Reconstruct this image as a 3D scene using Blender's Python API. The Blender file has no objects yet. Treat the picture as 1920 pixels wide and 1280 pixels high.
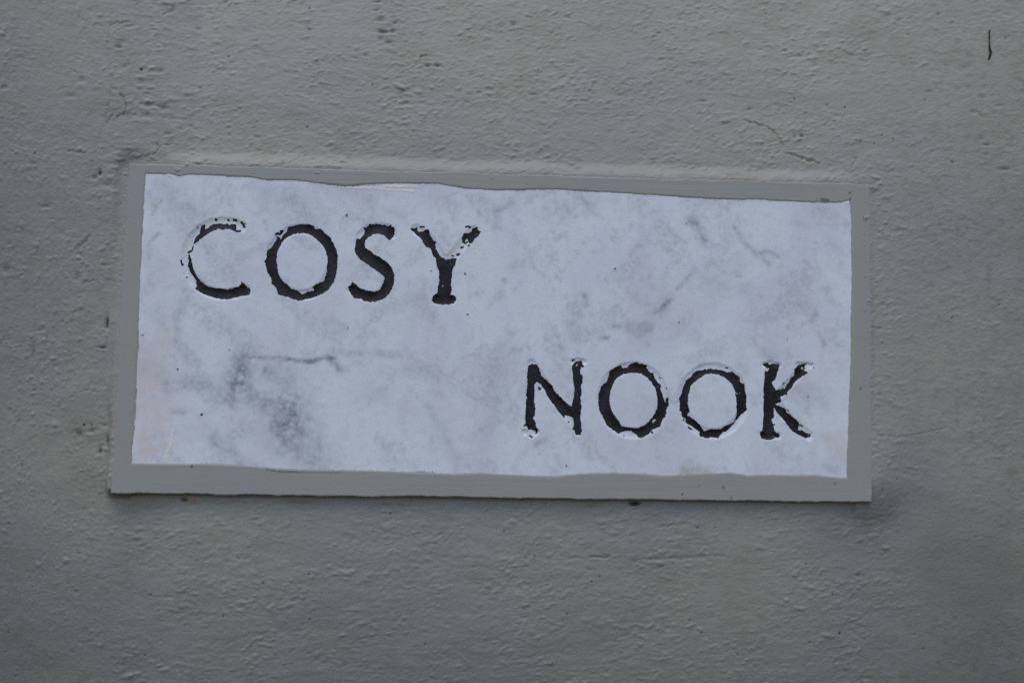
import bpy, math
import numpy as np

# ------------------------------------------------------------------ camera
FOCAL = 35.0
CAM_ROT = tuple(math.radians(a) for a in (94.4966, -0.9749, -2.9081))
CAM_POS = np.array([-0.021901, -0.553149, -0.047722])      # relative to the plaque centre
Z0 = 1.70                                                   # plaque centre above the pavement
scene = bpy.context.scene
cam = bpy.data.cameras.new("camera")
cam.lens = FOCAL
cam.sensor_width = 36.0
cam.clip_start = 0.01
cam.clip_end = 100.0
cam.dof.use_dof = True
cam.dof.focus_distance = 0.553
cam.dof.aperture_fstop = 5.6
cam_ob = bpy.data.objects.new("camera", cam)
scene.collection.objects.link(cam_ob)
cam_ob.location = (CAM_POS[0], CAM_POS[1], CAM_POS[2] + Z0)
cam_ob.rotation_euler = CAM_ROT
scene.camera = cam_ob

# ------------------------------------------------------------------ sky, sun
SUN_EL, SUN_AZ = math.radians(63), math.radians(-15)       # azimuth: 0 = straight in front of the wall, minus = left
world = bpy.data.worlds.new("World")
scene.world = world
world.use_nodes = True
wn = world.node_tree
bg = wn.nodes["Background"]
sky = wn.nodes.new("ShaderNodeTexSky")
sky.sky_type = 'NISHITA'
sky.sun_disc = False
sky.sun_elevation = SUN_EL
sky.sun_rotation = math.radians(180) - SUN_AZ
sky.air_density = 1.0
sky.dust_density = 1.0
sky.ozone_density = 1.0
wn.links.new(sky.outputs[0], bg.inputs[0])
bg.inputs[1].default_value = 0.12
sun = bpy.data.lights.new("sun", 'SUN')
sun.energy = 0.9
sun.angle = math.radians(45)
sun.color = (1.0, 0.955, 0.90)
sun_ob = bpy.data.objects.new("sun", sun)
scene.collection.objects.link(sun_ob)
# direction the light comes FROM
import mathutils
d_from = mathutils.Vector((math.sin(SUN_AZ) * math.cos(SUN_EL), -math.cos(SUN_AZ) * math.cos(SUN_EL), math.sin(SUN_EL)))
sun_ob.rotation_euler = d_from.to_track_quat('Z', 'Y').to_euler()
sun_ob.location = (-1, -2, Z0 + 3)

scene.cycles.use_denoising = False
scene.view_settings.view_transform = 'Standard'
scene.view_settings.look = 'None'
scene.view_settings.gamma = 1.0
scene.view_settings.exposure = 0.3
scene.view_settings.use_curve_mapping = False

# ------------------------------------------------------------------ helpers: photo point -> point on the wall plane (mm)
def _rot(rx, ry, rz):
    c, s = math.cos, math.sin
    X = np.array([[1, 0, 0], [0, c(rx), -s(rx)], [0, s(rx), c(rx)]])
    Y = np.array([[c(ry), 0, s(ry)], [0, 1, 0], [-s(ry), 0, c(ry)]])
    Z = np.array([[c(rz), -s(rz), 0], [s(rz), c(rz), 0], [0, 0, 1]])
    return Z @ Y @ X
_R = _rot(*CAM_ROT)
_F = FOCAL / 36.0 * 1920.0
PXMM = 0.302

def on_plane(pts, h=0.0):
    """points measured on the photograph (1920 wide) -> (u, v) mm on the plane lying h mm in front of the slab face"""
    p = np.asarray(pts, float).reshape(-1, 2)
    d = np.c_[(p[:, 0] - 960) / _F, (640 - p[:, 1]) / _F, -np.ones(len(p))] @ _R.T
    t = (-h / 1000.0 - CAM_POS[1]) / d[:, 1]
    q = CAM_POS + d * t[:, None]
    return np.c_[q[:, 0], q[:, 2]] * 1000.0

# ------------------------------------------------------------------ helpers: noise and masks
def _hash(ix, iy, seed):
    h = (ix.astype(np.int64) * 374761393 + iy.astype(np.int64) * 668265263 + seed * 1442695041) & 0xFFFFFFFF
    h = ((h ^ (h >> 13)) * 1274126177) & 0xFFFFFFFF
    return (h ^ (h >> 16)) & 0xFFFFFFFF

def perlin(x, y, seed=0):
    xi, yi = np.floor(x), np.floor(y)
    xf, yf = x - xi, y - yi
    xi, yi = xi.astype(np.int64), yi.astype(np.int64)
    u = xf * xf * xf * (xf * (xf * 6 - 15) + 10)
    v = yf * yf * yf * (yf * (yf * 6 - 15) + 10)
    def g(dx, dy):
        a = _hash(xi + dx, yi + dy, seed) * (2 * math.pi / 4294967296.0)
        return np.cos(a) * (xf - dx) + np.sin(a) * (yf - dy)
    a, b, c, d = g(0, 0), g(1, 0), g(0, 1), g(1, 1)
    return (a + u * (b - a) + v * ((c + u * (d - c)) - (a + u * (b - a)))) * 1.5

def fbm(x, y, seed=0, octaves=3, gain=0.5):
    s, amp = 0.0, 1.0
    for o in range(octaves):
        s = s + amp * perlin(x * 2 ** o + 17.3 * o, y * 2 ** o - 9.1 * o, seed + o * 31)
        amp *= gain
    return s

def sstep(a, b, x):
    t = np.clip((x - a) / (b - a), 0, 1)
    return t * t * (3 - 2 * t)

def seg_dist(u, v, line):
    """distance to a polyline, and nearest position along it (0..1)"""
    best = np.full(u.shape, 1e9)
    par = np.zeros(u.shape)
    n = len(line) - 1
    if n == 0:
        return np.hypot(u - line[0][0], v - line[0][1]), par
    for i in range(n):
        (ax, ay), (bx, by) = line[i], line[i + 1]
        dx, dy = bx - ax, by - ay
        t = np.clip(((u - ax) * dx + (v - ay) * dy) / max(dx * dx + dy * dy, 1e-9), 0, 1)
        d = np.hypot(u - ax - t * dx, v - ay - t * dy)
        m = d < best
        best = np.where(m, d, best)
        par = np.where(m, (i + t) / n, par)
    return best, par

def in_poly(u, v, poly):
    r = np.zeros(u.shape, bool)
    n = len(poly)
    for i in range(n):
        (ax, ay), (bx, by) = poly[i], poly[(i + 1) % n]
        if ay == by:
            continue
        c = ((ay > v) != (by > v)) & (u < (bx - ax) * (v - ay) / (by - ay) + ax)
        r ^= c
    return r

def blur(a, n):
    """separable triangle-ish blur with a radius of n cells"""
    k = np.hanning(2 * n + 3)[1:-1]
    k /= k.sum()
    for ax in (0, 1):
        p = np.pad(a, [(n, n) if i == ax else (0, 0) for i in (0, 1)], mode='edge')
        out = 0
        for i, w in enumerate(k):
            sl = [slice(None), slice(None)]
            sl[ax] = slice(i, i + a.shape[ax])
            out = out + w * p[tuple(sl)]
        a = out
    return a

def local_mask(u, v, line, reach):
    """bounding-box subset of a grid, to keep strokes cheap"""
    l = np.asarray(line)
    return ((u > l[:, 0].min() - reach) & (u < l[:, 0].max() + reach) &
            (v > l[:, 1].min() - reach) & (v < l[:, 1].max() + reach))

# ------------------------------------------------------------------ helpers: meshes and materials
def grid_mesh(name, u, v, h, keep, mat, parent=None, attrs=None):
    """height field over (u, v) mm, h mm towards the viewer; keep = mask of cells"""
    ny, nx = u.shape
    idx = np.arange(ny * nx).reshape(ny, nx)
    q = np.stack([idx[:-1, :-1], idx[:-1, 1:], idx[1:, 1:], idx[1:, :-1]], -1)
    q = q[keep] if keep is not None else q.reshape(-1, 4)
    used = np.unique(q)
    remap = np.full(ny * nx, -1, np.int64)
    remap[used] = np.arange(len(used))
    q = remap[q].astype(np.int32)
    co = np.stack([u.ravel()[used], -h.ravel()[used], v.ravel()[used]], -1) / 1000.0
    return raw_mesh(name, co, q, mat, parent, {k: a.ravel()[used] for k, a in (attrs or {}).items()})

def raw_mesh(name, co, q, mat, parent=None, attrs=None, smooth=True):
    me = bpy.data.meshes.new(name)
    me.vertices.add(len(co))
    me.vertices.foreach_set("co", np.asarray(co, np.float32).ravel())
    n, k = q.shape
    me.loops.add(n * k)
    me.loops.foreach_set("vertex_index", q.astype(np.int32).ravel())
    me.polygons.add(n)
    me.polygons.foreach_set("loop_start", np.arange(0, n * k, k, dtype=np.int32))
    me.polygons.foreach_set("use_smooth", np.full(n, smooth))
    me.update(calc_edges=True)
    for kx, a in (attrs or {}).items():
        at = me.attributes.new(kx, 'FLOAT', 'POINT')
        at.data.foreach_set("value", np.asarray(a, np.float32).ravel())
    me.materials.append(mat.m)
    ob = bpy.data.objects.new(name, me)
    scene.collection.objects.link(ob)
    if parent is not None:
        ob.parent = parent
    else:
        ob.location = (0, 0, Z0)
    return ob

class Mat:
    def __init__(self, name, rough=0.6, spec=0.4):
        self.m = bpy.data.materials.new(name)
        self.m.use_nodes = True
        self.t = self.m.node_tree
        self.b = self.t.nodes["Principled BSDF"]
        self.b.inputs["Roughness"].default_value = rough
        self.b.inputs["Specular IOR Level"].default_value = spec
        self.co = self.t.nodes.new("ShaderNodeTexCoord").outputs["Object"]
    def n(self, kind, **kw):
        nd = self.t.nodes.new(kind)
        for k, val in kw.items():
            setattr(nd, k, val)
        return nd
    def link(self, a, b):
        self.t.links.new(a, b)
    def attr(self, name):
        return self.n("ShaderNodeAttribute", attribute_name=name).outputs["Fac"]
    def noise(self, scale, detail=3, stretch=(1, 1, 1), rough=0.5, distortion=0.0):
        mp = self.n("ShaderNodeMapping")
        mp.inputs["Scale"].default_value = stretch
        self.link(self.co, mp.inputs["Vector"])
        nz = self.n("ShaderNodeTexNoise")
        nz.inputs["Scale"].default_value = scale
        nz.inputs["Detail"].default_value = detail
        nz.inputs["Roughness"].default_value = rough
        nz.inputs["Distortion"].default_value = distortion
        self.link(mp.outputs[0], nz.inputs["Vector"])
        return nz.outputs["Fac"]
    def ramp(self, fac, lo, hi, a=0.0, b=1.0):
        r = self.n("ShaderNodeMapRange", interpolation_type='SMOOTHSTEP')
        r.inputs["From Min"].default_value = lo
        r.inputs["From Max"].default_value = hi
        r.inputs["To Min"].default_value = a
        r.inputs["To Max"].default_value = b
        self.link(fac, r.inputs["Value"])
        return r.outputs["Result"]
    def math(self, op, a, b):
        nd = self.n("ShaderNodeMath", operation=op)
        for i, x in enumerate((a, b)):
            if isinstance(x, (int, float)):
                nd.inputs[i].default_value = x
            else:
                self.link(x, nd.inputs[i])
        return nd.outputs[0]
    def mix(self, fac, a, b, blend='MIX'):
        nd = self.n("ShaderNodeMix", data_type='RGBA', blend_type=blend)
        for i, x in ((0, fac), (6, a), (7, b)):
            if isinstance(x, (int, float)):
                nd.inputs[i].default_value = x
            elif isinstance(x, tuple):
                nd.inputs[i].default_value = (*x, 1.0)
            else:
                self.link(x, nd.inputs[i])
        return nd.outputs[2]
    def color(self, c):
        if isinstance(c, tuple):
            self.b.inputs["Base Color"].default_value = (*c, 1)
        else:
            self.link(c, self.b.inputs["Base Color"])
    def bump(self, fac, dist, prev=None, strength=1.0):
        bp = self.n("ShaderNodeBump")
        bp.inputs["Strength"].default_value = strength
        bp.inputs["Distance"].default_value = dist
        self.link(fac, bp.inputs["Height"])
        if prev is not None:
            self.link(prev, bp.inputs["Normal"])
        self.link(bp.outputs[0], self.b.inputs["Normal"])
        return bp.outputs[0]

WALLC = (0.362, 0.348, 0.293)

# wall: masonry paint over rough render
mw = Mat("wall_paint", rough=0.62, spec=0.35)
base = mw.mix(mw.ramp(mw.noise(9, 4), 0.35, 0.68), WALLC, (0.328, 0.335, 0.307))
base = mw.mix(mw.ramp(mw.noise(40, 5, (1, 1, 1.5), rough=0.6), 0.45, 0.72, 0, 0.6), base, (0.315, 0.290, 0.235))
base = mw.mix(mw.ramp(mw.noise(700, 2), 0.55, 0.8, 0, 0.25), base, (0.25, 0.24, 0.21))
base = mw.mix(mw.attr("grime_shade"), base, (0.135, 0.115, 0.092))
base = mw.mix(mw.attr("dirt"), base, (0.045, 0.033, 0.022))
base = mw.mix(mw.attr("ochre"), base, (0.36, 0.20, 0.09))
mw.color(base)
nb = mw.bump(mw.noise(600, 2, (0.8, 1, 1.0), rough=0.5), 0.00022)
mw.bump(mw.noise(1500, 2), 0.00008, nb)

# border: same paint brushed on smoothly
mb = Mat("border_paint", rough=0.5, spec=0.4)
base = mb.mix(mb.ramp(mb.noise(14, 3), 0.35, 0.68), (0.350, 0.343, 0.303), (0.332, 0.334, 0.308))
base = mb.mix(mb.ramp(mb.noise(60, 3, (0.25, 1, 4)), 0.45, 0.75, 0, 0.4), base, (0.31, 0.31, 0.27))
base = mb.mix(mb.attr("grime_shade"), base, (0.13, 0.12, 0.10))
base = mb.mix(mb.attr("dirt"), base, (0.045, 0.035, 0.025))
mb.color(base)
side = mb.attr("upright")
str_h = mb.noise(330, 3, (0.06, 1, 1.1), rough=0.6)
str_v = mb.noise(330, 3, (1.1, 1, 0.06), rough=0.6)
sm = mb.n("ShaderNodeMix", data_type='FLOAT')
mb.link(side, sm.inputs[0]); mb.link(str_h, sm.inputs[2]); mb.link(str_v, sm.inputs[3])
nb = mb.bump(sm.outputs[0], 0.00013)
mb.bump(mb.noise(900, 2), 0.00004, nb)

# marble
mm = Mat("white_marble", rough=0.42, spec=0.45)
base = mm.mix(mm.ramp(mm.noise(20, 4, (1, 1, 0.8), rough=0.55, distortion=0.8), 0.42, 0.72, 0, 0.75), (0.770, 0.802, 0.852), (0.680, 0.660, 0.745))
base = mm.mix(mm.ramp(mm.noise(38, 5, rough=0.65, distortion=1.0), 0.50, 0.78, 0, 0.40), base, (0.50, 0.50, 0.55))
base = mm.mix(mm.ramp(mm.noise(30, 3), 0.55, 0.8, 0, 0.35), base, (0.80, 0.75, 0.76))
base = mm.mix(mm.ramp(mm.noise(230, 4, rough=0.7), 0.46, 0.80, 0, 0.38), base, (0.50, 0.50, 0.565))
base = mm.mix(mm.ramp(mm.noise(520, 3, rough=0.7), 0.52, 0.80, 0, 0.45), base, (0.86, 0.87, 0.90))
base = mm.mix(mm.ramp(mm.noise(1500, 3), 0.38, 0.75, 0, 0.30), base, (0.45, 0.45, 0.5))
vt = mm.math('MULTIPLY', mm.attr("vein"), mm.ramp(mm.noise(260, 4, rough=0.65), 0.2, 0.75, 0.75, 1.15))
base = mm.mix(vt, base, (0.235, 0.245, 0.285))
base = mm.mix(mm.math('MULTIPLY', mm.attr("cream"), mm.ramp(mm.noise(400, 4, (1.5, 1, 0.5), rough=0.7), 0.25, 0.6, 0.35, 1.0)), base, (0.70, 0.635, 0.60))
base = mm.mix(mm.attr("moss"), base, (0.30, 0.30, 0.17))
base = mm.mix(mm.attr("speck"), base, (0.05, 0.04, 0.035))
mm.color(base)
nb = mm.bump(mm.noise(240, 3), 0.00010)
mm.bump(mm.noise(2200, 2), 0.00003, nb)

# letter paint
ml = Mat("black_letter_paint", rough=0.5, spec=0.3)
base = ml.mix(ml.ramp(ml.noise(90, 4), 0.4, 0.7), (0.005, 0.005, 0.006), (0.018, 0.020, 0.026))
base = ml.mix(ml.ramp(ml.noise(900, 3, rough=0.7), 0.60, 0.82, 0, 0.5), base, (0.07, 0.07, 0.075))
ml.color(base)
nb = ml.bump(ml.noise(500, 3), 0.0003)

# white paint smears
ms = Mat("white_smear", rough=0.55)
ms.color(ms.mix(ms.ramp(ms.noise(300, 3, (0.2, 1, 2)), 0.4, 0.7), (0.74, 0.70, 0.68), (0.80, 0.78, 0.76)))
ms.bump(ms.noise(600, 2, (0.1, 1, 1)), 0.0001)

mt = Mat("dark_strand", rough=0.7)
mt.color(mt.mix(mt.ramp(mt.noise(900, 2), 0.4, 0.6), (0.012, 0.011, 0.010), (0.03, 0.025, 0.02)))

# ------------------------------------------------------------------ the wall
WALL_H = -3.0          # mean level of the render, mm behind the slab face
OUT = on_plane([(240, 305), (1632, 345), (1636, 942), (207, 925)])     # slab outline TL TR BR BL

def axis(lo, hi, step, far, grow=1.22):
    a = list(np.arange(lo, hi + step * 0.5, step))
    s = step
    while a[-1] < far:
        s *= grow
        a.append(a[-1] + s)
    s = step
    while a[0] > -far:
        s *= grow
        a.insert(0, a[0] - s)
    return np.array(a)

def quad_sd(u, v, quad):
    """distances outside the top, right, bottom and left edges of the slab outline (mm, positive outside)"""
    r = []
    for i in range(4):
        a, b = quad[i], quad[(i + 1) % 4]
        t = (b - a) / np.hypot(*(b - a))
        r.append(-((u - a[0]) * t[1] - (v - a[1]) * t[0]))     # outward (clockwise order, v up)
    return r

def lumps(ua, va, u, v):
    """the grains and dabs of the render, softened by coats of paint: thousands of small rounded swellings"""
    rng = np.random.default_rng(12)
    out = np.zeros(u.shape)
    n = 46000
    cx = rng.uniform(-316, 310, n)
    cy = rng.uniform(-212, 204, n)
    dens = fbm(cx / 38, cy / 26, 301, 2)
    lf = sstep(-205, -240, cx)
    rt = sstep(205, 255, cx)
    r = np.clip(np.exp(rng.normal(0.10, 0.30, n)), 0.7, 2.6)
    asp = 1.0 + rng.uniform(0.1, 1.5, n) * (1 - lf)
    ang = rng.normal(0.16, 0.30, n) * (1 - lf) + rng.uniform(-1.5, 1.5, n) * lf
    amp = r * (0.115 + 0.17 * rng.uniform(0, 1, n) ** 2) * np.clip(0.85 + 0.9 * dens, 0.35, 1.6) * (1 - 0.62 * rt)
    amp *= 0.82 - 0.2 * sstep(-90, -125, cy)
    amp *= 1 - 0.75 * np.exp(-((cx + 246) / 16) ** 2) * sstep(85, 120, cy)          # the smooth band beside the top left corner
    amp *= np.where(rng.uniform(0, 1, n) < 0.22, -0.9, 1.0)
    hid = (np.abs(cx) < 202) & (np.abs(cy) < 82)
    for k in np.nonzero(~hid)[0]:
        rx, ry = r[k] * asp[k], r[k] * 0.85
        R = max(rx, ry)
        i0, i1 = np.searchsorted(va, (cy[k] - R, cy[k] + R)); j0, j1 = np.searchsorted(ua, (cx[k] - R, cx[k] + R))
        if i1 - i0 < 2 or j1 - j0 < 2:
            continue
        x = ua[None, j0:j1] - cx[k]
        y = va[i0:i1, None] - cy[k]
        ca, sa = math.cos(ang[k]), math.sin(ang[k])
        q = ((x * ca + y * sa) / rx) ** 2 + ((-x * sa + y * ca) / ry) ** 2
        out[i0:i1, j0:j1] += amp[k] * np.clip(1 - q, 0, 1) ** 2
    return out

_T = np.arange(-1600.0, 1601.0, 2.0)
_S = np.interp(_T, [-480, -300, -215, -72, 60, 215, 300, 480], [0, 0.26, 0.31, 0, 0, -0.18, -0.15, 0])
_P = np.concatenate([[0.0], np.cumsum((_S[1:] + _S[:-1]) * 1.0)])
_P -= np.interp(0.0, _T, _P)

def broad(u, v):
    """the wall's slow bellies, mm: it leans back above the plaque, turns under below it and towards both sides"""
    h = np.interp(v, _T, _P)
    h = h + 0.0125 * np.clip(v, -92, 92)
    tw = np.interp(u, [-620, -420, -300, -240, -175, 175, 240, 300, 420, 620], [0, 0.13, 0.205, 0.10, 0, 0, 0.045, 0.11, 0.07, 0])  # twist added so the wall falls darker at both sides
    h += tw * v * np.exp(-(np.maximum(np.abs(v) - 190, 0) / 170.0) ** 2)
    away = np.maximum(np.abs(u) - 210, np.abs(v) - 91)
    h += 1.0 * fbm(u / 170, v / 150, 11, 2) * sstep(700, 300, np.abs(u)) * sstep(0, 70, away)
    return h

def on_wall(pts):
    """photo points -> (u, v) on the undulating wall surface"""
    out = []
    for p in np.asarray(pts, float).reshape(-1, 2):
        hh = WALL_H
        for _ in range(4):
            q = on_plane([p], hh)
            hh = WALL_H + float(broad(q[:, 0], q[:, 1])[0])
        out.append(on_plane([p], hh)[0])
    return np.array(out)

def build_wall():
    ua = axis(-318, 312, 0.56, 1500, 1.12)
    va = axis(-214, 206, 0.56, 1500, 1.12)
    u, v = np.meshgrid(ua, va)
    wu = u + 2.2 * fbm(u / 30, v / 30, 3, 2)
    wv = v + 2.2 * fbm(u / 30, v / 30, 7, 2)
    W = on_wall
    left = sstep(-205, -240, u)                       # left of the plaque the float marks run upright
    right = sstep(205, 255, u)                        # right of it the surface is smoother
    below = sstep(-85, -115, v)
    # broad belly shaped for the fall-off of light: leans back above, turns under below
    h = broad(u, v)
    # trowel relief
    h += 0.30 * fbm(wu / 52, wv / 30, 21, 2)
    aniso = fbm(wu / 15, wv / 6.0, 31, 3) * (1 - left) + fbm(wu / 7.5, wv / 9, 35, 3) * left
    h += aniso * (0.085 - 0.045 * right)
    fine = fbm(wu / 4.4, wv / 2.7, 41, 2, 0.6) * (1 - left) + fbm(wu / 3.2, wv / 3.2, 45, 2, 0.6) * left
    rough = 0.55 + 0.9 * sstep(-0.3, 0.5, fbm(u / 70, v / 50, 51, 2)) 
    h += fine * (0.035 - 0.012 * right) * rough
    h += lumps(ua, va, u, v)
    # terraces where one pass of the float overlaps the last
    t1 = fbm(wu / 34, wv / 13, 61, 3)
    t1 = t1 * (1 - left) + fbm(wu / 16, wv / 22, 65, 3) * left
    h += 0.07 * sstep(0.08, 0.18, t1) * (1 - 0.6 * right)
    h += 0.05 * sstep(-0.32, -0.22, t1) * (1 - 0.6 * right)
    grime_shade = np.zeros(u.shape)
    dirt = np.zeros(u.shape)
    ochre = np.zeros(u.shape)
    # scattered drag pits: short hollows with a raised lower lip, thousands of sizes
    rng = np.random.default_rng(5)
    def pit(cx, cy, rx, ry, depth, gr=0.5, ang=0.0, dk=0.0):
        R = max(rx, ry) * 2.6
        i0, i1 = np.searchsorted(va, (cy - R, cy + R)); j0, j1 = np.searchsorted(ua, (cx - R, cx + R))
        if i1 - i0 < 2 or j1 - j0 < 2:
            return
        s = (slice(i0, i1), slice(j0, j1))
        ca, sa = math.cos(ang), math.sin(ang)
        x, y = u[s] - cx, v[s] - cy
        xx, yy = (x * ca + y * sa) / rx, (-x * sa + y * ca) / ry
        n = 0.35 * perlin(u[s] / 1.6, v[s] / 1.6, 77)
        g = np.exp(-(xx ** 2 + yy ** 2) * 1.2 * (1 + n))
        h[s] -= depth * g
        h[s] += 0.35 * depth * np.exp(-(xx ** 2 + (yy + 1.25) ** 2 * 1.6))
        grime_shade[s] = np.maximum(grime_shade[s], gr * g ** 1.5)
        if dk:
            dirt[s] = np.maximum(dirt[s], dk * sstep(0.45, 0.8, g))
    for i in range(520):
        cx, cy = rng.uniform(-320, 315), rng.uniform(-218, 210)
        rgt = cx > 215
        k = rng.uniform(0.5, 1.0) ** 2
        pit(cx, cy, rng.uniform(0.8, 2.3) * (1.0 if not rgt else 0.8), rng.uniform(0.55, 1.1), 0.30 * k * (0.7 if rgt else 1),
            gr=0.28 * k * (1.0 if cy > -100 else 0.5), ang=rng.normal(0.25 if not rgt else -0.35, 0.3))
    for i in range(70):                                                    # tiny open pinholes
        cx, cy = rng.uniform(-320, 315), rng.uniform(-218, 210)
        pit(cx, cy, 0.75, 0.75, 0.35, gr=0.3, dk=0.85)
    # hollows seen in the photograph: x, y, half width, half height (px), depth mm, grime, dark
    for x, y, rx, ry, d, g, k in [
        (718, 60, 13, 5, 1.2, .75, .25), (736, 60, 6, 5, .8, .6, 0), (714, 38, 9, 6, .9, .55, 0), (705, 20, 7, 4, .6, .4, 0), (707, 3, 8, 5, .9, .7, .2), (741, 44, 4, 5, .7, .5, 0),
        (713, 74, 5, 6, .7, .5, 0), (727, 80, 6, 6, .8, .55, 0), (686, 105, 5, 4, .6, .5, 0), (668, 110, 8, 3, .5, .4, 0), (802, 125, 6, 3, .7, .7, .2), (820, 124, 6, 4, .8, .75, .3),
        (963, 46, 6, 6, .8, .5, 0), (977, 145, 4, 3, .5, .5, .3), (1002, 178, 9, 3, .5, .4, 0), (223, 88, 7, 5, .9, .6, .2), (230, 78, 8, 7, .5, .3, 0), (265, 131, 3.4, 3.4, .7, .6, 1),
        (305, 203, 9, 6, .9, .5, 0), (275, 217, 8, 6, .6, .35, 0), (300, 134, 8, 5, .7, .4, 0), (372, 55, 6, 4, .6, .4, 0), (580, 56, 6, 3, .6, .5, .2), (376, 166, 5, 3, .6, .5, .1), (486, 258, 11, 3, .5, .4, 0),
        (187, 324, 4, 6, 1.0, .7, .9), (178, 333, 6, 5, .7, .5, .1), (315, 252, 9, 5, .6, .35, 0), (153, 150, 6, 7, .5, .35, 0), (132, 180, 10, 5, .5, .3, 0), (200, 347, 9, 6, .6, .3, 0), (64, 307, 4, 3, .5, .4, .2), (88, 387, 6, 4, .5, .4, 0),
        (201, 605, 3.5, 15, 1.0, .7, .75), (193, 652, 8, 3, .8, .6, .5), (158, 797, 2.6, 2.6, .6, .5, 1), (172, 797, 2.3, 2.3, .5, .5, .8), (148, 813, 10, 10, .6, .6, .15), (172, 808, 8, 4, .6, .5, .1), (188, 845, 4, 7, 1.0, .7, .5), (203, 825, 4, 16, .9, .6, .4), (12, 505, 8, 9, .7, .45, 0), (62, 660, 5, 18, .5, .35, 0),
        (145, 520, 6, 13, .6, .3, 0), (1437, 27, 3, 3, .4, .4, .3), (1684, 38, 7, 5, .4, .5, 0), (1703, 65, 5, 4, .4, .5, .2), (1759, 27, 5, 4, .4, .5, .3), (1886, 72, 4, 4, .4, .5, .2), (1784, 44, 4, 4, .4, .4, 0), (1584, 202, 2.4, 2.4, .5, .5, 1), (1735, 188, 2.2, 2.2, .4, .5, 1), (1675, 261, 2.2, 2.2, .4, .5, .9), (1786, 305, 4, 3, .4, .5, .4), (1742, 172, 7, 4, .4, .5, 0), (1840, 183, 8, 5, .5, .5, 0), (1825, 210, 7, 5, .5, .5, 0), (1883, 317, 13, 4, .5, .6, .2), (1851, 272, 9, 3, .5, .5, .2), (1850, 290, 6, 4, .4, .5, 0), (1503, 255, 6, 4, .6, .6, .5), (1490, 256, 4, 4, .5, .5, .2), (1405, 206, 6, 4, .6, .5, 0), (1318, 190, 9, 3, .6, .5, 0), (1638, 347, 7, 4, .6, .5, .3), (1632, 400, 3, 30, .4, .3, 0),
        (1644, 738, 4, 7, .5, .5, .4), (1648, 920, 3, 8, .6, .6, .4), (1574, 1187, 3.4, 3.4, .4, .5, 1), (1561, 1115, 2.2, 2.2, .4, .5, .9), (1511, 1058, 2.2, 2.2, .4, .5, .9), (1293, 1162, 2.2, 2.2, .4, .5, .9), (1609, 1078, 6, 5, .5, .6, .2), (1308, 989, 5, 3, .5, .6, .4), (1715, 1189, 3, 3, .4, .4, .3), (1110, 1090, 2.2, 2.2, .4, .4, .8), (1124, 1081, 2.2, 2.2, .4, .4, .7),
        (418, 1155, 2.4, 2.4, .4, .4, .9), (579, 1076, 2.6, 2.6, .4, .4, .9), (128, 1093, 2.2, 2.2, .4, .4, .6), (603, 1112, 2.2, 2.2, .4, .4, .7), (470, 1210, 2.2, 2.2, .4, .4, .6), (447, 1047, 2.6, 2.6, .4, .4, .5), (17, 982, 3, 2, .4, .4, .4)]:
        (cx, cy), = W([(x, y)])
        pit(cx, cy, rx * PXMM, ry * PXMM, d, g, 0.0, k)
    # cracks and lifted edges: polyline px, half width px, depth, grime, dark, ochre
    for line, w, d, g, k, oc in [
        ([(204, 50), (215, 45), (228, 42), (246, 41)], 3.2, .55, .7, .15, .12), ([(304, 29), (318, 23), (331, 15)], 4, .6, .5, 0, .15), ([(226, 172), (232, 188), (238, 203), (230, 214), (216, 222)], 2.6, .7, .7, .4, .1), ([(212, 215), (203, 226), (198, 234)], 3, .6, .5, .1, .1),
        ([(297, 268), (297, 281), (288, 290), (268, 294)], 3, .7, .6, .2, .1), ([(124, 284), (145, 285), (163, 289)], 3, .5, .5, 0, .1), ([(125, 128), (138, 133), (148, 140)], 2.4, .4, .4, 0, .1), ([(0, 167), (14, 163)], 4, .6, .6, 0, .1),
        ([(208, 44), (204, 72), (203, 110), (210, 150), (207, 190), (196, 232), (182, 270), (176, 300), (168, 332)], 3.5, .25, .2, 0, .05), ([(787, 113), (790, 107), (802, 104)], 3, .8, .8, .3, 0),
        ([(1104, 175), (1110, 164), (1119, 154)], 2.6, .6, .4, .1, .25), ([(1090, 190), (1104, 191)], 3, .4, .3, 0, .15), ([(1210, 142), (1240, 136), (1262, 125)], 2.6, .35, .3, 0, .1), ([(1390, 223), (1405, 229), (1422, 234), (1440, 240), (1452, 249), (1463, 262), (1470, 278)], 2.6, .7, .6, .3, .15), ([(1470, 288), (1488, 291), (1504, 297), (1520, 303), (1540, 306)], 3.6, .8, .7, .3, .2),
        ([(1300, 206), (1312, 215), (1326, 207), (1342, 194)], 2, .35, .3, .1, .15), ([(1606, 299), (1597, 312), (1592, 326)], 2.2, .5, .6, .3, 0), ([(1634, 814), (1660, 817), (1700, 818), (1735, 810), (1778, 801)], 2, .4, .55, .2, 0), ([(1634, 905), (1650, 880), (1656, 860)], 2, .3, .3, 0, 0),
        ([(1104, 1043), (1124, 1044), (1146, 1043)], 3.2, .7, .6, .1, .3), ([(1232, 988), (1262, 984), (1296, 981)], 3.4, .6, .5, 0, .3), ([(1180, 1052), (1230, 1047), (1290, 1046), (1360, 1040)], 4, .35, .15, 0, 0), ([(155, 532), (165, 527), (178, 526), (190, 535)], 2.6, .6, .4, .1, 0), ([(140, 470), (155, 458), (170, 440)], 3, .6, .5, .1, .15), ([(150, 735), (165, 730), (188, 737)], 2.4, .4, .3, 0, 0), ([(66, 545), (67, 600), (64, 690)], 3, .35, .15, 0, 0),
        ([(1560, 975), (1580, 968), (1600, 972), (1640, 975)], 3, .5, .35, .1, 0), ([(1480, 975), (1510, 965), (1540, 966)], 3, .4, .3, .1, 0), ([(590, 280), (620, 262), (640, 245)], 3, .25, .1, 0, .05)]:
        L = W(line)
        reach = 7 * w * PXMM
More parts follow.
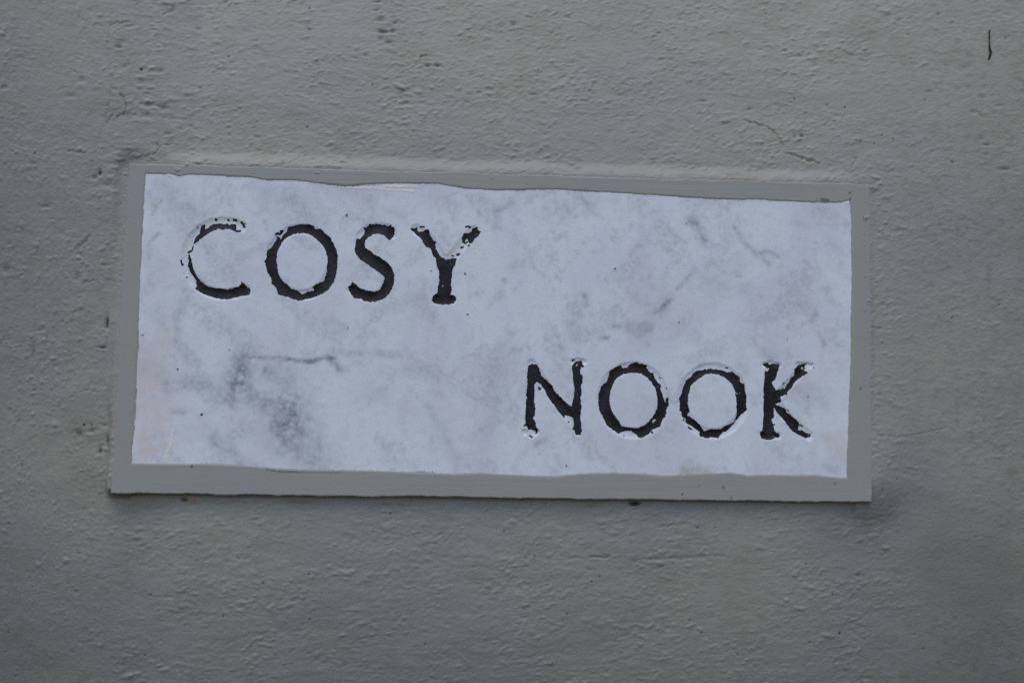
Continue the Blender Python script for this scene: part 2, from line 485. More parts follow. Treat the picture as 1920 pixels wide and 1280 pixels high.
        m = local_mask(u, v, L, reach)
        x = u[m] + 0.85 * fbm(u[m] / 2.6, v[m] / 2.6, 83, 3, .55)
        y = v[m] + 0.85 * fbm(u[m] / 2.6, v[m] / 2.6, 87, 3, .55)
        dist, par = seg_dist(x, y, L)
        ww = 0.62 * w * PXMM * (0.55 + 0.8 * np.abs(perlin(par * 9, par * 0 + 3.3, 91)) + 0.35)
        g_ = np.exp(-(dist / ww) ** 2)
        fade = sstep(0.0, 0.12, par + 0.03) * sstep(1.0, 0.88, par - 0.03)
        h[m] -= 0.65 * d * g_ * fade
        h[m] += 0.12 * d * np.exp(-((dist - 2.2 * ww) / (1.3 * ww)) ** 2) * fade
        grime_shade[m] = np.maximum(grime_shade[m], 0.5 * g * g_ * fade)
        dirt[m] = np.maximum(dirt[m], 0.5 * k * sstep(.5, .9, g_) * fade)
        ochre[m] = np.maximum(ochre[m], 0.35 * oc * np.exp(-(dist / (2 * ww)) ** 2) * fade)
    # broad dark smudge below the right corner; soft shade painted along under the plaque
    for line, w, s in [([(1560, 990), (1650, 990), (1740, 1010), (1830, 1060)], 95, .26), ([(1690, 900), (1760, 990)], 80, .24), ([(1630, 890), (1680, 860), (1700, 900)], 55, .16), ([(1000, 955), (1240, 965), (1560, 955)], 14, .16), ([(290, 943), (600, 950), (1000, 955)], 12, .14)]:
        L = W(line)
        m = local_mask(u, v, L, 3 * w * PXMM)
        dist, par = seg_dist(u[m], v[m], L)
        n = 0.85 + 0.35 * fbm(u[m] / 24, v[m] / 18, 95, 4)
        grime_shade[m] = np.maximum(grime_shade[m], s * np.clip(n, 0, 1.4) * np.exp(-(dist / (w * PXMM)) ** 2))
    grime_shade = np.maximum(grime_shade, 0.22 * right * sstep(0.22, 0.6, fbm(wu / 6, wv / 3.2, 99, 3)))
    grime_shade = np.maximum(grime_shade, 0.10 * sstep(0.30, 0.7, fbm(wu / 9, wv / 5, 103, 3)))
    # level, then dress the joint round the slab: filler smoothed up to it above and beside, a gap below
    relief = h - blur(h, 14)
    h += WALL_H
    top, rgt, bot, lft = quad_sd(u, v, OUT)
    wob = 1.2 * fbm(u / 22, v / 22, 111, 2)
    inside = (top < 45) & (rgt < 45) & (bot < 45) & (lft < 45)
    def fillet(dist, width, level, others):
        k = sstep(width, 0.0, dist + wob) * inside * (dist > -8)
        for o in others:
            k = k * sstep(0.45 * width + 1, -0.45 * width, o)
        return k, level
    # smooth the texture near the slab by pulling towards a filler level
    for dist, width, level, others in [(top, 9.0, 0.18, (lft, rgt)), (lft, 7.0, 0.08, (top, bot)), (rgt, 34.0, 0.26, (top, bot))]:
        k, lv = fillet(dist, width, level, others)
        h = h * (1 - k) + (lv + 0.8 * relief) * k
        dirt *= 1 - 0.7 * k
        grime_shade *= 1 - 0.7 * k
    kb = sstep(7.0, 0.0, bot + 0.6 * wob) * inside * (bot > -8) * sstep(3, -2, lft) * sstep(3, -2, rgt)
    h -= 0.5 * kb
    for x, y, rx, ry, oc, dk in [(345, 937, 7, 3, .2, .9), (362, 939, 8, 4, .75, 0), (1022, 941, 5, 3, .8, 0), (478, 938, 6, 4, .1, .1), (1190, 944, 13, 4, 0, .95), (745, 943, 20, 2.5, .35, .1), (1110, 945, 25, 4, .3, .1), (560, 939, 30, 3, .3, .2)]:
        (cx, cy), = W([(x, y)])
        g_ = np.exp(-(((u - cx) / (rx * PXMM)) ** 2 + ((v - cy) / (ry * PXMM)) ** 2))
        ochre = np.maximum(ochre, oc * g_)
        dirt = np.maximum(dirt, dk * sstep(.3, .6, g_))
        h -= (1.2 if dk > .5 else -0.4) * g_
    grime_shade = np.maximum(grime_shade, 0.55 * sstep(3.2, 0.2, bot + 0.35 * wob) * inside * (bot > -8) * sstep(1, -2, lft) * sstep(1, -2, rgt))  # shade under the plaque's lower edge painted in, with dirt in the joint
    grime_shade = np.maximum(grime_shade, 0.13 * np.clip(1 + wob, 0, 2) * np.exp(-((rgt - 0.9) / 0.8) ** 2) * sstep(2, -2, top) * sstep(2, -2, bot))  # faint shadow line down the plaque's right edge, painted in
    # nothing is seen of the wall behind the slab
    hid = (top < -4) & (rgt < -4) & (bot < -4) & (lft < -4)
    keep = ~(hid[:-1, :-1] & hid[1:, 1:] & hid[:-1, 1:] & hid[1:, :-1])
    ob = grid_mesh("wall", u, v, h, keep, mw, None, {"grime_shade": grime_shade, "dirt": dirt, "ochre": ochre})
    ob["kind"] = "structure"
    ob["label"] = "rough rendered wall painted grey-green behind the name plaque"
    return ob, ua, va, h

wall, WUA, WVA, WALLH = build_wall()

# ------------------------------------------------------------------ letters: paint outlines and cut strokes
def z1(pts, ox, oy):
    return on_plane([(ox + x / 6.0, oy + y / 6.0) for x, y in pts])

def ellipse(cx, cy, a, b, n=40):
    return [(cx + a * math.cos(2 * math.pi * i / n), cy + b * math.sin(2 * math.pi * i / n)) for i in range(n + 1)]

# (character, origin, [paint outlines (even-odd)], [thin paint traces (line, half width)], [cut strokes (line, half width)])
LETTERS = [
 ("C", (320, 390),
  [[(250,405),(270,350),(290,310),(325,290),(330,230),(345,200),(385,180),(385,230),(420,225),(440,195),(500,178),(580,172),(590,185),(630,175),(665,190),(690,178),(735,180),(738,250),(715,255),(640,232),(600,245),(540,232),(480,255),(400,300),(340,350),(290,395)],
   [(195,520),(215,520),(235,590),(245,650),(270,720),(310,790),(360,840),(420,885),(520,900),(600,910),(640,918),(700,900),(770,880),(795,850),(785,825),(830,845),(850,880),(890,905),(900,940),(890,970),(860,985),(800,985),(740,1005),(650,1022),(570,1022),(500,1010),(420,985),(350,960),(270,905),(290,880),(285,820),(250,760),(215,720),(190,640),(200,590)]],
  [([(715,250),(745,262),(782,258)],8),([(252,432),(238,480),(195,497)],8),([(116,588),(122,618),(138,642)],8),([(296,218),(304,222)],7),([(505,130),(516,130)],10),([(640,135),(652,135)],9),([(705,134),(738,138)],10),([(795,158),(818,190),(826,210)],11),([(835,172),(838,176)],6),([(178,775),(182,780)],6),([(150,740),(152,744)],6)],
  [([(795,212),(700,172),(580,162),(450,185),(340,245),(245,345),(192,450),(175,570),(198,700),(258,820),(370,915),(500,962),(620,972),(740,948),(845,930)],68)]),
 ("O", (320, 390),
  [[(1310,240),(1320,215),(1380,200),(1460,182),(1560,185),(1610,200),(1620,235),(1690,235),(1740,285),(1790,330),(1830,400),(1865,470),(1880,540),(1875,640),(1865,740),(1835,830),(1780,910),(1700,970),(1620,1000),(1520,1025),(1440,1045),(1340,1010),(1210,970),(1180,890),(1135,850),(1130,790),(1085,720),(1070,640),(1058,600),(1080,560),(1080,490),(1130,440),(1170,380),(1190,345),(1240,345),(1270,290),(1305,265)],
   [(1500,283),(1560,295),(1630,340),(1700,410),(1745,480),(1765,570),(1755,660),(1750,740),(1720,820),(1650,850),(1590,890),(1620,930),(1560,930),(1480,970),(1440,935),(1360,910),(1300,850),(1240,800),(1210,720),(1190,600),(1200,500),(1230,430),(1270,360),(1340,310),(1420,285)]],
  [([(1185,295),(1200,280),(1225,295)],9),([(1240,262),(1258,258),(1240,285)],10),([(1195,330),(1225,335)],8)],
  [(ellipse(1470,608,345,372),66)]),
 ("S", (620, 390),
  [[(360,220),(400,225),(430,185),(520,178),(600,190),(640,205),(680,185),(690,215),(718,215),(720,260),(718,300),(690,350),(660,365),(635,340),(600,305),(540,290),(470,300),(410,340),(385,390),(380,440),(430,470),(490,520),(560,560),(620,600),(670,640),(700,700),(715,760),(715,830),(690,920),(650,970),(600,1020),(540,1045),(450,1058),(380,1045),(330,1015),(270,1018),(235,980),(200,920),(195,890),(230,860),(245,830),(300,870),(330,900),(400,925),(480,938),(540,930),(580,870),(605,810),(600,770),(540,720),(470,670),(400,625),(340,585),(290,530),(268,480),(275,420),(290,350),(330,345),(370,300),(385,250)]],
  [([(732,312),(734,316)],6),([(645,962),(660,950)],6)],
  [([(690,290),(635,230),(540,222),(430,245),(345,315),(322,400),(350,490),(450,575),(560,645),(640,720),(658,820),(612,920),(540,985),(440,997),(330,965),(245,925)],64)]),
 ("Y", (620, 390),
  [[(890,230),(940,225),(970,215),(980,260),(1000,262),(1050,255),(1080,240),(1110,250),(1110,290),(1130,330),(1160,360),(1190,390),(1170,410),(1180,450),(1210,500),(1230,540),(1290,575),(1330,575),(1370,560),(1420,565),(1400,640),(1370,690),(1365,760),(1355,850),(1360,920),(1345,970),(1400,990),(1410,1030),(1390,1070),(1320,1085),(1200,1080),(1150,1060),(1135,1030),(1160,980),(1200,950),(1205,880),(1220,850),(1220,720),(1195,650),(1180,580),(1145,510),(1120,455),(1070,435),(1040,390),(1010,340),(960,300),(930,265)],
   [(1480,330),(1500,280),(1550,280),(1580,265),(1590,235),(1650,240),(1690,265),(1670,310),(1620,345),(1600,390),(1560,400),(1545,350),(1520,345),(1500,400),(1480,380)]],
  [([(1515,212),(1550,208),(1570,216)],8),([(1005,213),(1050,210)],8),([(1425,522),(1442,520)],12),([(1365,538),(1378,540)],9),([(1470,445),(1490,432)],9),([(1510,400),(1540,380)],9),([(1548,432),(1556,420)],8),([(1600,235),(1640,225)],8)],
  [([(960,240),(1080,320),(1180,450),(1270,600)],66),([(1620,258),(1520,360),(1420,490),(1330,600)],70),([(1295,590),(1290,800),(1282,1000)],76),([(1190,1032),(1365,1032)],54)]),
 ("N", (960, 650),
  [[(185,205),(230,190),(290,205),(315,270),(330,325),(385,370),(420,405),(455,440),(480,500),(530,550),(590,610),(650,660),(670,680),(690,590),(700,540),(705,460),(690,400),(685,340),(680,260),(675,220),(700,175),(740,160),(780,150),(800,200),(825,230),(775,225),(765,290),(800,330),(790,390),(775,450),(785,510),(770,590),(775,650),(790,660),(775,720),(770,780),(780,880),(785,960),(770,990),(720,990),(705,950),(680,920),(700,870),(690,800),(640,775),(590,770),(600,820),(560,770),(510,710),(470,650),(440,610),(390,545),(370,480),(320,420),(275,390),(250,440),(255,540),(250,630),(265,690),(255,740),(260,770),(235,800),(265,850),(270,900),(295,930),(290,960),(265,985),(270,950),(240,930),(210,930),(185,930),(170,890),(145,890),(110,920),(150,860),(150,770),(155,690),(160,600),(160,530),(175,420),(170,300)],
   [(722,195),(738,190),(740,215),(722,215)]],
  [([(685,155),(695,150)],9),([(192,1000),(210,1002),(225,1015)],8),([(298,455),(322,468)],8),([(300,478),(316,474)],7),([(635,842),(640,848)],7),([(115,985),(120,990)],5)],
  [([(222,190),(212,560),(205,980)],56),([(240,225),(480,580),(735,900)],60),([(742,170),(742,560),(742,950)],56),([(140,965),(275,965)],42),([(690,165),(815,168)],36)]),
 ("O", (960, 650),
  [[(1100,270),(1140,245),(1220,205),(1240,235),(1300,235),(1310,215),(1340,190),(1395,170),(1440,190),(1520,205),(1510,235),(1560,290),(1600,290),(1590,320),(1640,400),(1675,435),(1670,480),(1700,530),(1700,570),(1725,620),(1750,660),(1735,720),(1720,790),(1690,830),(1670,890),(1630,910),(1570,935),(1540,980),(1500,1000),(1440,1028),(1390,980),(1350,950),(1300,940),(1240,950),(1200,975),(1130,930),(1070,880),(1030,800),(985,720),(970,620),(975,540),(1000,450),(1040,410),(1065,395),(1090,330)],
   [(1390,290),(1450,300),(1520,345),(1570,400),(1610,460),(1630,540),(1640,620),(1630,700),(1590,770),(1540,840),(1480,890),(1400,915),(1330,905),(1230,895),(1200,830),(1150,770),(1110,690),(1095,600),(1105,500),(1140,410),(1180,350),(1260,305)],
   [(1575,830),(1600,808),(1628,815),(1600,850),(1580,860)]],
  [([(1745,585),(1750,640),(1740,670)],12),([(1660,348),(1668,350)],8),([(1738,470),(1742,474)],6),([(1575,960),(1582,964)],9),([(1262,185),(1274,183)],6),([(1252,1000),(1258,1002)],5),([(1720,760),(1735,740)],9)],
  [(ellipse(1362,602,350,372),68)]),
 ("O", (1240, 650),
  [[(490,240),(510,260),(550,240),(620,255),(680,260),(740,285),(800,275),(830,305),(880,340),(890,400),(935,420),(945,490),(960,560),(955,640),(960,710),(930,745),(890,765),(860,815),(838,828),(822,850),(810,880),(760,930),(700,960),(660,990),(640,1028),(560,1015),(510,1028),(430,1000),(435,960),(400,930),(330,880),(270,850),(275,810),(230,780),(225,730),(200,710),(215,650),(195,580),(230,530),(240,480),(260,430),(280,370),(320,350),(370,290),(390,270),(440,265),(480,260)],
   [(560,303),(640,310),(710,345),(760,380),(800,430),(830,500),(840,570),(848,660),(850,730),(835,810),(815,845),(740,880),(660,925),(560,925),(480,945),(430,870),(370,820),(330,790),(290,780),(320,720),(300,650),(300,570),(315,500),(335,430),(380,390),(440,345),(500,305)],
   [(835,515),(862,515),(862,528),(840,528)]],
  [([(725,236),(745,236)],7),([(305,902),(325,915),(340,930)],8),([(245,815),(255,825)],7),([(690,950),(720,945)],8)],
  [(ellipse(580,608,345,372),64)]),
 ("K", (1240, 650),
  [[(1145,190),(1200,180),(1215,205),(1250,190),(1310,190),(1335,215),(1310,260),(1300,310),(1280,370),(1245,400),(1260,440),(1285,485),(1340,480),(1370,465),(1400,450),(1410,425),(1440,400),(1450,360),(1500,320),(1495,250),(1530,215),(1580,195),(1665,180),(1620,200),(1620,245),(1605,260),(1655,290),(1600,320),(1550,355),(1500,400),(1460,470),(1420,500),(1410,535),(1345,560),(1345,615),(1290,640),(1270,640),(1320,660),(1390,690),(1420,740),(1480,790),(1520,820),(1560,880),(1540,900),(1540,940),(1580,935),(1640,970),(1690,985),(1680,1010),(1620,1025),(1540,985),(1480,950),(1420,880),(1360,800),(1300,740),(1265,670),(1270,780),(1240,820),(1265,880),(1270,930),(1290,965),(1330,980),(1335,1020),(1275,1015),(1260,1040),(1190,1048),(1130,1030),(1105,970),(1140,930),(1150,800),(1150,650),(1150,500),(1150,420),(1165,330),(1160,270),(1200,280),(1220,245),(1190,235),(1150,210)],
   [(1575,230),(1598,230),(1598,255),(1575,250)],[(1368,455),(1395,450),(1395,470),(1372,472)]],
  [([(1705,232),(1715,232)],6),([(1420,712),(1432,716)],6),([(1258,874),(1280,876)],6),([(1565,880),(1590,890)],6),([(1375,412),(1385,405)],7)],
  [([(1222,205),(1212,600),(1208,1000)],64),([(1610,225),(1460,400),(1275,580)],56),([(1265,600),(1450,830),(1660,1000)],60),([(1150,1000),(1310,1000)],46),([(1160,205),(1320,205)],34),([(1540,200),(1690,210)],34)]),
]

# ------------------------------------------------------------------ the plaque
plaque = bpy.data.objects.new("house_name_plaque", None)
scene.collection.objects.link(plaque)
plaque.location = (0, 0, Z0)
plaque.empty_display_size = 0.05
plaque["label"] = "white veined marble house-name plaque with worn black letters and grey painted border"
plaque["category"] = "plaque"

INNER = on_plane([(273,326),(320,327),(336,331),(352,328),(400,329),(470,333),(500,338),(545,338),(590,343),(650,349),(690,346),(740,344),(790,344),(820,345),(870,353),(930,357),(980,356),(1040,355),(1090,358),(1150,361),(1200,365),(1260,368),(1320,372),(1385,375),(1420,374),(1480,378),(1540,380),(1575,380),(1592,376),(1594,392),(1596,420),(1596,480),(1597,540),(1595,600),(1595,680),(1591,760),(1590,820),(1588,860),(1587,895),(1570,894),(1530,890),(1490,890),(1440,889),(1400,890),(1370,885),(1330,887),(1290,888),(1240,891),(1200,887),(1150,885),(1090,887),(1040,892),(960,889),(900,886),(850,888),(800,886),(740,883),(680,881),(600,880),(540,879),(470,873),(400,869),(330,869),(247,868),(251,790),(255,720),(258,650),(260,590),(264,500),(268,420)])

def groove(u, v):
    """depth of the cut letters, mm"""
    d = np.zeros(u.shape)
    for ch, (ox, oy), outl, thin, cuts in LETTERS:
        for line, hw in cuts:
            L = z1(line, ox, oy)
            w = hw / 6.0 * PXMM
            m = local_mask(u, v, L, w + 2)
            if not m.any():
                continue
            uu, vv = u[m], v[m]
            x = uu + 0.28 * fbm(uu / 2.2, vv / 2.2, 131, 2)
            y = vv + 0.28 * fbm(uu / 2.2, vv / 2.2, 137, 2)
            dist, par = seg_dist(x, y, L)
            t = np.clip(1.0 - dist / (w * 0.97), 0, 1)
            prof = 0.62 * (1 - (1 - t) ** 2.2)
            prof = prof * (1 + 0.10 * perlin(uu / 1.7, vv / 1.7, 139))
            d[m] = np.maximum(d[m], prof)
    return d

def band_axis(lo, hi, bands, fine, coarse):
    a = [lo]
    while a[-1] < hi:
        s = fine if any(b0 <= a[-1] <= b1 for b0, b1 in bands) else coarse
        a.append(a[-1] + s)
    return np.array(a)

def build_slab():
    lo = INNER.min(0) - 2.5
    hi = INNER.max(0) + 2.5
    allp = np.concatenate([z1(l, o[0], o[1]) for _, o, _, _, cuts in LETTERS for l, _ in cuts])
    ub, vb = [], []
    for _, o, _, _, cuts in LETTERS:
        c = np.concatenate([z1(l, o[0], o[1]) for l, _ in cuts])
        ub.append((c[:, 0].min() - 5, c[:, 0].max() + 5))
        vb.append((c[:, 1].min() - 5, c[:, 1].max() + 5))
    ua = band_axis(lo[0], hi[0], ub, 0.36, 0.9)
    va = band_axis(lo[1], hi[1], vb, 0.36, 0.9)
    u, v = np.meshgrid(ua, va)
    g = blur(groove(u, v), 1)
    h = -g + 0.05 * fbm(u / 40, v / 40, 141, 2)
    # soft worn arrises and the odd bruise beside the cuts
    vein = np.zeros(u.shape); cream = np.zeros(u.shape); moss = np.zeros(u.shape); speck = np.zeros(u.shape)
    wu = u + 2.4 * fbm(u / 12, v / 12, 151, 2)
    wv = v + 2.4 * fbm(u / 12, v / 12, 157, 2)
    tex = np.clip(0.85 + 0.5 * fbm(u / 7, v / 7, 163, 3) + 0.36 * fbm(u / 2.4, v / 2.4, 167, 3, .6), 0, 1.45)
    def stroke(f, line, w, s, warp=True, textured=True):
        L = on_plane(line)
        m = local_mask(u, v, L, 3 * w * PXMM + 4)
        kw = (0.45 if w < 9 else 1.0) if warp else 0.0
        dist, par = seg_dist(u[m] + kw * (wu[m] - u[m]), v[m] + kw * (wv[m] - v[m]), L)
        val = s * np.exp(-(dist / (w * PXMM)) ** 2) * (tex[m] if textured else 1)
        f[m] = np.maximum(f[m], val) + 0.3 * np.minimum(f[m], val)
    for line, w, s in [
        ([(462,668),(450,695),(440,728)],20,.62), ([(455,690),(446,715)],10,.45), ([(462,673),(505,670),(545,676),(580,675),(612,669),(630,668)],4,.75), ([(540,676),(590,673)],3,.5), ([(622,672),(630,682),(636,692)],7,.72), ([(500,694),(504,697)],6,.5),
        ([(455,720),(475,745),(500,762)],18,.45), ([(500,700),(540,712)],16,.30), ([(315,722),(350,716),(385,722),(410,738),(440,752)],13,.42), ([(330,714),(380,716)],6,.30), ([(320,772),(345,772)],6,.3), ([(540,760),(545,795),(540,815)],32,.60), ([(505,800),(530,800)],16,.48), ([(535,770),(575,790)],16,.35), ([(550,825),(575,855),(600,878)],24,.42), ([(395,818),(418,838),(440,858),(455,873)],10,.42), ([(430,840),(450,868)],14,.25), ([(590,820),(600,845)],8,.35),
        ([(480,705),(560,712)],30,.16), ([(655,662),(690,660),(745,666)],6,.34), ([(770,690),(820,712)],10,.28), ([(815,735),(822,740)],8,.25), ([(690,735),(720,745)],12,.15),
        ([(310,350),(345,395),(365,430)],22,.26), ([(330,385),(380,400)],14,.2), ([(545,378),(565,400),(585,420)],26,.34), ([(500,370),(540,395)],16,.18), ([(645,358),(700,352)],16,.24), ([(692,372),(695,410)],14,.24), ([(725,400),(760,408)],8,.2), ([(470,345),(500,350)],10,.2), ([(602,345),(608,350)],8,.3),
        ([(905,372),(925,395),(935,430)],8,.34), ([(928,397),(945,390),(966,378)],6,.36), ([(962,497),(985,492)],8,.25), ([(985,455),(1000,500),(1030,530)],6,.2), ([(1090,378),(1098,384)],9,.42), ([(1040,445),(1055,440)],7,.25), ([(1303,413),(1312,430),(1326,452)],10,.55), ([(1300,412),(1308,422)],10,.4),
        ([(1375,425),(1400,455),(1420,476),(1440,497)],5,.42), ([(1418,476),(1440,474),(1462,480)],4,.46), ([(1245,430),(1262,440),(1285,455)],5,.32), ([(1302,503),(1290,520),(1272,540)],5,.40), ([(1258,562),(1245,572),(1230,586)],4.5,.62), ([(1255,560),(1232,585)],9,.25), ([(1150,608),(1180,618),(1215,618)],9,.42), ([(1185,612),(1200,624)],7,.45), ([(1096,557),(1098,568)],7,.55), ([(1126,632),(1138,634)],6,.52), ([(1050,650),(1056,654)],7,.40), ([(1040,628),(1048,634)],6,.32), ([(1058,600),(1078,604)],9,.25), ([(1110,588),(1112,592)],6,.3), ([(1180,545),(1212,568)],9,.28), ([(1380,513),(1386,518)],7,.36), ([(1350,540),(1400,545)],12,.2), ([(945,526),(947,530)],4,.5), ([(952,620),(960,622)],6,.35), ([(960,655),(975,657)],6,.28), ([(1150,430),(1155,435)],4,.3),
        ([(1520,600),(1530,590)],5,.42), ([(1533,620),(1540,632),(1546,646)],5,.48), ([(1550,545),(1556,565)],9,.28), ([(1530,395),(1565,402)],10,.3), ([(1430,660),(1445,668)],10,.28), ([(1490,420),(1510,426)],5,.24), ([(1565,455),(1575,500)],8,.18), ([(1300,630),(1330,650)],10,.16),
        ([(345,545),(338,590),(325,640)],10,.30), ([(300,590),(318,640)],12,.14), ([(420,612),(440,635)],6,.3), ([(285,700),(310,730)],16,.3), ([(270,680),(262,720)],9,.25), ([(830,825),(858,860),(855,895)],10,.24), ([(805,770),(830,800)],10,.2), ([(1008,832),(1018,826)],6,.4), ([(1046,855),(1048,872)],6,.3), ([(880,690),(960,695)],18,.16), ([(620,600),(640,615)],10,.25), ([(740,570),(790,560)],12,.22), ([(795,535),(800,560)],10,.25), ([(1380,690),(1390,700)],8,.2), ([(1530,730),(1550,760)],12,.2), ([(1545,870),(1565,876)],10,.25)]:
        stroke(vein, line, w * 1.15, s * 1.0)
    # faint cloudy patches drawn out on the diagonal
    for sx, ang, sc, seed, k in [(1, 0.75, 30, 171, .26), (1, -0.85, 36, 177, .24)]:
        ca, sa = math.cos(ang), math.sin(ang)
        p, q = (u * ca + v * sa) / (sc * 0.55), (-u * sa + v * ca) / (sc * 1.5)
        f = fbm(p, q, seed, 3, .5)
        f = f + 0.35 * fbm(u / 5, v / 5, seed + 5, 3, .6)
        vein = np.maximum(vein, k * sstep(0.15, 0.85, f) * np.clip(0.8 + 0.7 * fbm(u / 2.2, v / 2.2, seed + 8, 2), 0, 1.3))
    stroke(cream, [(285, 835), (290, 790), (288, 740)], 36, .62)
    stroke(cream, [(268, 850), (275, 760), (278, 690), (300, 640)], 22, .75)
    stroke(cream, [(1545, 822), (1570, 832), (1588, 850)], 15, .65)
    stroke(cream, [(1572, 815), (1586, 830)], 10, .6)
    stroke(cream, [(345, 480), (350, 440), (372, 418), (420, 405), (455, 410)], 7, .40)
    stroke(cream, [(352, 500), (372, 540)], 6, .5)
    stroke(cream, [(830, 478), (850, 470), (868, 455)], 8, .5)
    stroke(cream, [(560, 548), (590, 545)], 6, .5)
    for line, w, s in [([(291,378),(297,374)],5,.30), ([(303,377),(294,388),(287,396),(283,402)],4,.5), ([(288,385),(290,392)],6,.35), ([(295,438),(286,448)],3.5,.38), ([(281,453),(278,460)],3.5,.36), ([(288,470),(280,478)],5,.32), ([(278,486),(278,487)],3,.32), ([(282,520),(278,540)],9,.18), ([(1285,882),(1300,878),(1312,884)],15,.45), ([(1296,888),(1300,890)],14,.35), ([(280,680),(270,690)],7,.2)]:
        stroke(moss, line, w, s)
    for x, y, r in [(650,404,3.2),(378,777,3.2),(808,508,1.8),(872,513,2.6),(877,590,2.4),(1153,504,2.2),(1273,604,1.8),(1476,637,1.8),(1062,874,2.4),(333,692,2.2),(267,628,2.2),(1515,743,1.8),(652,614,1.6),(918,598,1.6),(430,656,1.6),(1287,421,1.8)]:
        (cx, cy), = on_plane([(x, y)])
        speck = np.maximum(speck, 0.95 * sstep(1.25, .8, np.hypot(u - cx, v - cy) / (0.85 * r * PXMM)))
    ob = grid_mesh("marble_slab", u, v, h, None, mm, plaque, {"vein": np.clip(vein, 0, .95), "cream": np.clip(cream, 0, 1), "moss": moss, "speck": speck})
    # close the slab: sides and back as a plain box behind the face
    me = ob.data
    ny, nx = u.shape
    import bmesh
    bm = bmesh.new(); bm.from_mesh(me)
    bm.verts.ensure_lookup_table()
    ring = [bm.verts[i] for i in range(nx)] + [bm.verts[r * nx + nx - 1] for r in range(1, ny)] + [bm.verts[(ny - 1) * nx + i] for i in range(nx - 2, -1, -1)] + [bm.verts[r * nx] for r in range(ny - 2, 0, -1)]
    back = [bm.verts.new((w.co.x, 0.018, w.co.z)) for w in ring]
    n = len(ring)
    for i in range(n):
        bm.faces.new((ring[(i + 1) % n], ring[i], back[i], back[(i + 1) % n]))
    bm.faces.new(back[::-1])
    bm.to_mesh(me); bm.free()
    ob["label"] = "white marble face with grey veins"
    return ob, ua, va, h

slab, SUA, SVA, SH = build_slab()

def sample(ua, va, f, u, v):
    j = np.clip(np.searchsorted(ua, u) - 1, 0, len(ua) - 2)
    i = np.clip(np.searchsorted(va, v) - 1, 0, len(va) - 2)
    a = np.clip((u - ua[j]) / (ua[j + 1] - ua[j]), 0, 1)
    b = np.clip((v - va[i]) / (va[i + 1] - va[i]), 0, 1)
    return (f[i, j] * (1 - a) + f[i, j + 1] * a) * (1 - b) + (f[i + 1, j] * (1 - a) + f[i + 1, j + 1] * a) * b

def refine(a):
    return np.sort(np.concatenate([a, (a[:-1] + a[1:]) / 2]))

def coat(name, mask_fn, box, mat, thick, seed, ragged=0.17, parent=plaque):
    """a thin skin of paint lying on the slab face wherever mask_fn says so"""
    ua = refine(SUA[(SUA > box[0]) & (SUA < box[1])])
    va = refine(SVA[(SVA > box[2]) & (SVA < box[3])])
    u, v = np.meshgrid(ua, va)
    x = u + 0.29 * fbm(u / 1.5, v / 1.5, seed, 3, .6)
    y = v + 0.29 * fbm(u / 1.5, v / 1.5, seed + 9, 3, .6)
    m = blur(mask_fn(x, y).astype(float), 2)
    m = m + ragged * perlin(u / 0.62, v / 0.62, seed + 21) * (m > 0.04)
    off = -0.07 + (thick + 0.07) * sstep(0.30, 0.62, m) + 0.02 * perlin(u / 1.1, v / 1.1, seed + 3)
    h = sample(SUA, SVA, SH, u, v) + off
    kp = m > 0.16
    keep = kp[:-1, :-1] | kp[1:, 1:] | kp[:-1, 1:] | kp[1:, :-1]
    return grid_mesh(name, u, v, h, keep, mat, parent)

def build_letter(i, spec):
    ch, (ox, oy), outl, thin, cuts = spec
    polys = [z1(p, ox, oy) for p in outl]
    lines = [(z1(l, ox, oy), w / 6.0 * PXMM) for l, w in thin]
    allp = np.concatenate(polys + [l for l, _ in lines])
    lo, hi = allp.min(0) - 2, allp.max(0) + 2
    def mask(u, v):
        r = np.zeros(u.shape, bool)
        for p in polys:
            r ^= in_poly(u, v, p)
        # flaked specks
        fl = fbm(u / 1.5, v / 1.5, 400 + i * 7, 2)
        r &= ~(fl > 0.92)
        for l, w in lines:
            r |= seg_dist(u, v, l)[0] < w * 1.15
        return r
    ob = coat("letter", mask, (lo[0], hi[0], lo[1], hi[1]), ml, 0.10, 500 + i * 13)
    return ob

LABELS = ["flaking black letter C, first of the upper word", "black letter O of the upper word", "black letter S of the upper word", "chipped black letter Y ending the upper word", "black letter N starting the lower word", "first black letter O of the lower word", "second black letter O of the lower word", "black letter K ending the lower word"]
for i, spec in enumerate(LETTERS):
    o = build_letter(i, spec)
    o["label"] = LABELS[i]

